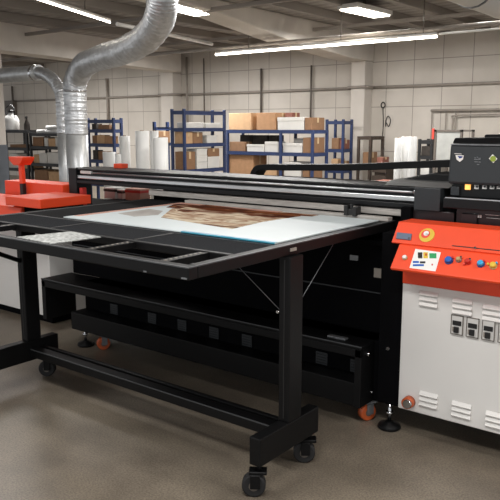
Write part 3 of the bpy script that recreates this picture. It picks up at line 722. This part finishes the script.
# end housing of the gantry
eb = MB(); eb.box(-1.39, -1.262, 3.03, 3.5, 1.018, 1.125); 
ebo = eb.build('end_housing', M['slate'], pr, bevel=.004)
MB().box(-1.40, -1.20, 3.05, 3.5, .93, 1.018).build('housing_base', M['maroon'], pr, bevel=.003)
MB().box(-1.45, -1.40, 3.02, 3.12, .868, 1.03).build('rail_mount', M['blackm'], pr, bevel=.003)
tray = MB().prism([(3.06, 1.125), (3.5, 1.125), (3.5, 1.15), (3.12, 1.145)], -1.56, -1.235, 'x').build('cable_tray', M['silver'], pr, bevel=.003)
MB().prism([(-1.60, 1.128), (-1.30, 1.128), (-1.24, 1.18), (-1.36, 1.185), (-1.48, 1.16)], 3.2, 3.34, 'y').build('hose_boot', M['black'], pr, bevel=.01)
# carriage at the cabinet end
cr = MB()
cr.box(-1.235, -.15, 3.0, 3.5, 1.042, 1.088); cr.box(-1.22, -.15, 3.07, 3.5, 1.088, 1.16)
car = cr.build('carriage', M['blackg'], pr, bevel=.004)
MB().box(-1.225, -.15, 2.998, 3.004, 1.087, 1.0915).build('tray_edge', M['silver'], car)
MB().box(-1.19, -.15, 3.05, 3.45, .93, 1.042).build('carriage_base', M['maroon'], pr, bevel=.003)
MB().box(-1.16, -1.09, 3.035, 3.05, .965, 1.02).build('service_cover', M['maroon'], pr, bevel=.003)
def yplate(px0, py0, px1, py1, y, m, name, par, th=.003):
    a, b_ = on(px0, py0, 'y', y), on(px1, py1, 'y', y)
    return MB().box(a.x, b_.x, y-th, y, min(a.z, b_.z), max(a.z, b_.z)).build(name, M[m], par)
for (a, b_, c_, d_) in ((474, 213.4, 475.2, 217), (475.2, 216.2, 477, 217.2), (478, 214.8, 479.4, 217.6), (480.2, 214.8, 481.6, 217.8), (485.5, 214.2, 500, 215.8), (486.5, 217.6, 500, 219), (467.6, 216.4, 469, 218.6)):
    yplate(a, b_, c_, d_, 3.048, 'whitegrey', 'lettering', pr)
for px in (477, 485, 492.6, 499.5, 507):
    k = yplate(px-2, 184.5, px+2, 189, 3.07, 'whitegrey', 'key_button', car, .008)
    yplate(px-1, 185.6, px+.6, 187.6, 3.06, 'slate', 'key_mark', k, .002)
lp = yplate(466.2, 183, 470.6, 189.6, 3.068, 'lampo', 'indicator_lamp', car, .012); lab(lp, 'lit amber indicator lamp')
MB().box(-1.225, -1.185, 3.055, 3.07, 1.095, 1.135).build('cover_plate', M['slate'], car, bevel=.002)
for k in range(9): pass
# head cover
hd = MB().prism([(3.04, 1.148), (3.46, 1.148), (3.46, 1.325), (3.05, 1.325)], -1.236, -.15, 'x').build('head_cover', M['slate'], pr, bevel=.012)
ld = MB(); ld.prism([(3.052, 1.327), (3.45, 1.327), (3.44, 1.352), (3.08, 1.352)], -1.228, -.15, 'x'); ld.prism([(3.09, 1.352), (3.44, 1.352), (3.43, 1.368), (3.10, 1.368)], -1.10, -.15, 'x')
lid = ld.build('cover_lid', M['blackg'], hd, bevel=.006)
MB().box(-1.23, -.15, 3.043, 3.05, 1.321, 1.3265).build('lid_seam', M['edge'], hd)
hp = lambda px, py: on(px, py, 'y', 3.044)
def hplate(pts, m, name, par, off=0.0, th=.0015):
    P = [hp(*p)+Vector((0, -off, 0)) for p in pts]
    return quad_on(P, Vector((0, -1, 0)), 0, th, M[m], name, par)
sh1 = hplate([(455.6, 155), (463.8, 155.4), (463, 159.5), (459.8, 162), (456.6, 159.4)], 'label', 'shield_badge', hd)
hplate([(457.6, 155.9), (463, 156.2), (461.8, 158), (459.6, 158.4)], 'navy', 'badge_mark', sh1, .0015, .0008)
hplate([(454.6, 153.2), (461.6, 153.6), (461.6, 154.3), (454.6, 153.9)], 'whitegrey', 'lettering', hd)
gd = hplate([(489, 158.6), (492.6, 154.2), (497.4, 158.8), (493.4, 163)], 'label', 'diamond_badge', hd)
cc = hp(493.2, 158.8)
MB().tube([cc+Vector((0, -.0015, 0)), cc+Vector((0, -.003, 0))], .0125, 18).build('badge_mark', M['olive'], gd)
for i, (a, b_, y_) in enumerate(((474.5, 476, 157.4), (476.8, 478.2, 156.8), (478.6, 481, 157.8), (474.2, 480.8, 158.9), (474.6, 478, 161.4), (478.6, 480.8, 161.6), (477, 479.4, 164))):
    hplate([(a, y_), (b_, y_+.1), (b_, y_+.9), (a, y_+.8)], 'edge', 'lettering', hd)
# cable cover arching behind the gantry
pth = [(-2.61, 3.42, 1.0), (-2.61, 3.42, 1.09), (-2.595, 3.42, 1.135), (-2.54, 3.42, 1.16), (-2.3, 3.42, 1.168), (-1.9, 3.42, 1.184), (-1.6, 3.42, 1.205), (-1.3, 3.42, 1.225)]
cb = MB(); cpp = catmull(pth, 6)
o = []
for i, p in enumerate(cpp):
    tn = (cpp[min(i+1, len(cpp)-1)]-cpp[max(i-1, 0)]).normalized(); nn = Vector((-tn.z, 0, tn.x))
    o.append([p+nn*.018+Vector((0, -.05, 0)), p+nn*.018+Vector((0, .05, 0)), p-nn*.018+Vector((0, .05, 0)), p-nn*.018+Vector((0, -.05, 0))])
vs = [v for q in o for v in q]; fs = []
for i in range(len(o)-1):
    for k in range(4): fs.append((i*4+k, i*4+(k+1) % 4, i*4+4+(k+1) % 4, i*4+4+k))
fs += [(3, 2, 1, 0), tuple(len(vs)-4+k for k in range(4))]
cb.add(vs, fs); cb.box(-2.64, -2.58, 3.36, 3.48, .868, 1.0)
cb.build('cable_cover', M['black'], pr, bevel=.003)

# ---- far cabinet with orange console slab
lc = MB().box(-5.3, -4.07, 2.93, 3.62, .06, .735).build('cabinet', M['white'], pr, bevel=.004)
MB().box(-5.25, -4.12, 2.97, 3.6, .0, .06).build('plinth', M['blackm'], lc)
MB().box(-5.25, -3.98, 2.96, 3.6, .735, .845).build('console_deck', M['blackm'], pr, bevel=.003)
MB().box(-3.935, -3.73, 2.66, 2.98, .80, .898).build('console_base', M['blackm'], pr, bevel=.003)
MB().box(-4.05, -3.675, 2.60, 3.0, .898, .957).build('console_slab', M['orange'], pr, bevel=.005)
MB().prism([(2.62, .80), (3.0, .80), (3.0, .907), (2.72, .902), (2.64, .885)], -4.9, -3.935, 'x').build('console', M['orange'], pr, bevel=.006)
MB().box(-4.7, -4.0, 3.02, 3.2, .845, 1.005).build('console_riser', M['orange'], pr, bevel=.006)
pb = on(22.5, 180, 'y', 2.99)
MB().box(pb.x-.018, pb.x+.018, 2.975, 3.005, .9, 1.0).build('post_foot', M['ink'], pr, bevel=.003)
ps = MB(); ps.prism([(pb.x-.02, .99), (pb.x+.018, .99), (pb.x+.016, 1.13), (pb.x-.022, 1.13)], 2.975, 3.005, 'y')
ps.prism([(pb.x-.03, 1.13), (pb.x+.04, 1.13), (pb.x+.085, 1.17), (pb.x+.09, 1.19), (pb.x-.085, 1.19), (pb.x-.08, 1.165)], 2.94, 3.04, 'y')
ps.build('signal_post', M['orange'], pr, bevel=.004)
MB().box(-3.87, -3.84, 3.06, 3.1, .868, .99).build('limit_block', M['red'], pr, bevel=.003)
for a_, b_, yy_, z0_, z1_, m_, n_ in ((104, 115, 3.5, .868, .95, 'whitegrey', 'ink_tank'), (116, 122, 3.52, .868, .94, 'whitegrey', 'ink_tank'), (125, 140, 3.5, .868, .955, 'salmon', 'pump_unit')):
    A_, B_ = on(a_, 190, 'y', yy_), on(b_, 190, 'y', yy_)
    u_ = MB().box(A_.x, B_.x, yy_, yy_+.1, z0_, z1_).build(n_, M[m_], pr, bevel=.004)
    MB().box(A_.x-.002, B_.x+.002, yy_-.002, yy_+.102, z1_-.03, z1_-.012).build('band', M['red' if n_ == 'pump_unit' else 'dark'], u_)
A_, B_ = on(113.5, 166, 'y', 3.24), on(121.5, 166, 'y', 3.24)
MB().box(A_.x, B_.x, 3.24, 3.30, 1.122, 1.152).build('warning_block', M['orange'], gan, bevel=.003)
# parts parked on the deck behind the gantry
MB().box(-3.62, -3.38, 3.52, 3.62, .868, .92).build('rear_guard', M['blackm'], pr, bevel=.003)
# ================================================================== TABLE (rolling outfeed table)
TX0, TX1, TY0, TY1, TZ = -3.2, -1.495, 1.60, 3.06, .957
tb = thing('roll_in_table', 'black steel table on casters with open frame docked to the printer', 'table', (-2.35, 2.188, 0))
f = MB()
f.box(TX0, TX1, TY0, TY0+.045, .914, TZ); f.box(TX1-.045, TX1, TY0+.045, TY1, .914, TZ); f.box(TX0, TX0+.045, TY0+.045, TY1, .914, TZ)
f.box(TX0+.045, TX1-.045, 1.865, 1.892, .925, TZ-.001); f.box(TX0+.045, TX1-.045, 2.115, 2.14, .925, TZ-.001)
fr = f.build('frame', M['black'], tb, bevel=.004)
e = MB(); e.box(TX0, TX1, TY0-.0015, TY0+.007, TZ-.003, TZ+.0012); e.box(TX1-.007, TX1+.0015, TY0+.007, TY1, TZ-.003, TZ+.0012)
e.build('top_edge', M['edged'], fr)
MB().box(TX1-.03, TX1-.006, TY0-.003, TY0, .918, .923).build('corner_plate', M['edge'], fr)
MB().box(-1.70, -1.685, TY0-.003, TY0, .918, .923).build('corner_plate', M['edge'], fr)
q = on(293, 244, 'x', TX1)
MB().box(TX1, TX1+.004, q.y-.02, q.y+.02, .930, .942).build('name_plate', M['pipe'], fr)
MB().box(TX0+.045, TX1-.045, 2.14, TY1, .93, TZ-.0005).build('bed_plate', M['blackm'], tb)
xs = [TX0+.045, -2.60, -2.06, TX1-.045]
for i in range(3):
    MB().box(xs[i]+(.012 if i else 0), xs[i+1]-(.012 if i < 2 else 0), 1.892, 2.115, .945, TZ-.0015).build('vacuum_panel', M['mesh'], tb)
for i in (1, 2): MB().box(xs[i]-.012, xs[i]+.012, 1.892, 2.115, .925, TZ-.0005).build('panel_divider', M['black'], tb, bevel=.002)
for x in (-1.66, -2.045, -2.45, -2.85):
    ro = MB().box(x-.02, x+.02, TY0+.045, 1.865, .93, TZ-.004).build('perforated_rib', M['black'], tb)
    b = MB()
    for k in range(8): b.obox((x, TY0+.065+k*.025, TZ-.004), (.005, .0045, .0012))
    b.build('stud_row', M['pipe'], ro)
PY = 2.188
def leg(x, sgn):
    l = MB().box(x-.026, x+.026, PY-.045, PY+.045, .245, .914).build('leg', M['black'], tb, bevel=.004)
    MB().box(x-.002, x+.002, PY-.0465, PY-.044, .26, .90).build('seam', M['ink'], l)
    return l
LXR, LXL = -1.500, -3.235
leg(LXR, 1); leg(LXL, -1)
for x, y0_, y1_ in ((LXR, 1.955, 2.365), (LXL, 1.84, 2.345)):
    ft = MB().box(x-.026, x+.026, y0_, y1_, .132, .245).build('foot_rail', M['black'], tb, bevel=.004)
MB().box(LXL+.026, LXR-.026, PY-.03, PY+.03, .155, .20).build('crossbar', M['black'], tb, bevel=.004)
MB().box(LXL+.03, LXR-.03, PY-.031, PY-.027, .1965, .2015).build('crossbar_edge', M['edged'], tb)
MB().box(LXL+.026, LXR-.026, PY+.05, PY+.075, .16, .20).build('crossbar', M['black'], tb, bevel=.003)
MB().box(LXL+.0, LXL+.05, PY-.08, PY+.08, .86, .914).build('gusset', M['black'], tb, bevel=.003)
# diagonal stays
def stay(a, b, r, m='edge'): return MB().tube([a, b], r, 8).build('stay', M[m], tb)
stay((LXL+.02, PY, .70), (LXL+.24, PY, .93), .009, 'black'); stay((LXL, PY-.04, .69), (LXL+.04, TY0+.05, .918), .012, 'black')
stay((LXR-.02, PY+.045, .67), (LXR-.02, PY+.35, .914), .0016); stay((LXR-.024, PY-.03, .69), (LXR-.36, PY-.02, .92), .0016)
MB().tube([(LXR-.03, PY-.03, .692), (LXR-.03, PY-.05, .692)], .006, 10).build('stay_screw', M['chrome'], tb)
for x, y in ((LXR, 1.985), (LXR, 2.335), (LXL, 1.90), (LXL, 2.305)):
    caster(tb, x, y, .135, .046, .04, M['rubber'], M['black'], math.radians(35), twin=True)
# sheets on the table
z = TZ+.0005
sheet = tag(MB().box(-2.84, TX1-.05, 2.142, 2.985, z, z+.005).build('print_sheet', M['paper'], base=(-2.2, 2.5, z)), 'white printed sheet with rust brown picture lying on the printer bed', 'print')
zt_ = z+.005
def flat(pts, m, name, th=.0006, off=0):
    P = [Vector((x, y, zt_+off)) for x, y in pts]; return quad_on(P, Vector((0, 0, 1)), 0, th, M[m], name, sheet)
PX = lambda px, py: (lambda q: (min(max(q.x, -2.83), TX1-.055), min(max(q.y, 2.147), 2.98)))(on(px, py, 'z', zt_))
flat([PX(161, 217.5), PX(172, 208.5), PX(208, 204.5), PX(301, 216), PX(262, 222), PX(232, 229)], 'art', 'printed_picture', .0008)
flat([PX(166, 207.5), PX(176, 203.5), PX(330, 213), PX(312, 216.5)], 'art', 'printed_picture', .0004)
flat([PX(118, 213.5), PX(150, 209), PX(163, 211), PX(158, 215), PX(134, 216.5)], 'grey', 'grey_wash', .0006)
flat([(-2.835, 2.2), (-2.795, 2.2), (-2.795, 2.98), (-2.835, 2.98)], 'salmon', 'salmon_border')
flat([(-2.795, 2.93), (-2.1, 2.93), (-2.1, 2.98), (-2.795, 2.98)], 'salmon', 'salmon_border')
MB().box(-2.04, TX1-.052, 2.1405, 2.16, z, zt_+.0008).build('cyan_edge', M['blue'], sheet)
bar = thing('clamp_bar', 'grey aluminium clamp bar lying across the bed under the gantry', 'bar', (-2.2, 3.02, z))
MB().box(-2.82, -1.50, 2.995, 3.04, z, .976).build('bar', M['dullsilver'], bar, bevel=.002)
q = on(352, 214, 'y', 3.0)
ck = MB(); ck.box(q.x-.018, q.x+.018, 2.98, 3.045, .976, 1.006); ck.box(q.x-.034, q.x-.012, 2.975, 3.03, .972, 1.022); ck.box(q.x+.014, q.x+.034, 2.975, 3.03, .97, 1.016); ck.box(q.x-.006, q.x+.008, 2.985, 3.0, 1.006, 1.03)
ck.build('clip', M['ink'], bar, bevel=.003)
ps_ = tag(MB().prism([(-2.47, 1.63), (-2.22, 1.61), (-2.20, 1.84), (-2.42, 1.86)], z, z+.003, 'z').build('patterned_sheet', M['pattern'], base=(-2.33, 1.73, z)), 'small white speckled sheet lying over the open frame of the table', 'sheet')

# ================================================================== LIGHT
def area(loc, sx, sy, power, col=(1, .98, .955), rot=(0, 0, 0)):
    l = bpy.data.lights.new('lamp', 'AREA'); l.shape = 'RECTANGLE'; l.size = sx; l.size_y = sy; l.energy = power; l.color = col
    o = bpy.data.objects.new('ceiling_lamp', l); COL.objects.link(o); o.location = loc; o.rotation_euler = rot
    o['kind'] = 'helper'
    return o
for x, y, p in ((-.6, .6, 55), (-2.6, 1.0, 40), (1.2, 2.2, 45), (-4.6, 6.3, 100), (-6.0, 3.6, 40), (-5.0, 9.3, 90), (-8.9, 9.5, 125), (-13.5, 9.2, 150), (-2.6, 9.2, 70)):
    area((x, y, 2.85), 1.5, .35, p)
w = bpy.data.worlds.new('World'); S.world = w; w.use_nodes = True
w.node_tree.nodes['Background'].inputs[0].default_value = (.97, .98, 1, 1); w.node_tree.nodes['Background'].inputs[1].default_value = .85

cam = bpy.data.cameras.new('camera'); co = bpy.data.objects.new('camera', cam); COL.objects.link(co)
cam.sensor_width = 36; cam.lens = F/500*36; cam.clip_end = 100
co.matrix_world = Matrix(((_r.x, _u.x, -_d.x, CAM.x), (_r.y, _u.y, -_d.y, CAM.y), (_r.z, _u.z, -_d.z, CAM.z), (0, 0, 0, 1)))
S.camera = co
for o in bpy.data.objects:
    if '_base' in o: del o['_base']
S.view_settings.view_transform = 'Standard'; S.view_settings.look = 'None'; S.view_settings.gamma = 1
S.view_settings.use_curve_mapping = False; S.view_settings.exposure = .17
S.cycles.use_denoising = True; S.cycles.max_bounces = 6
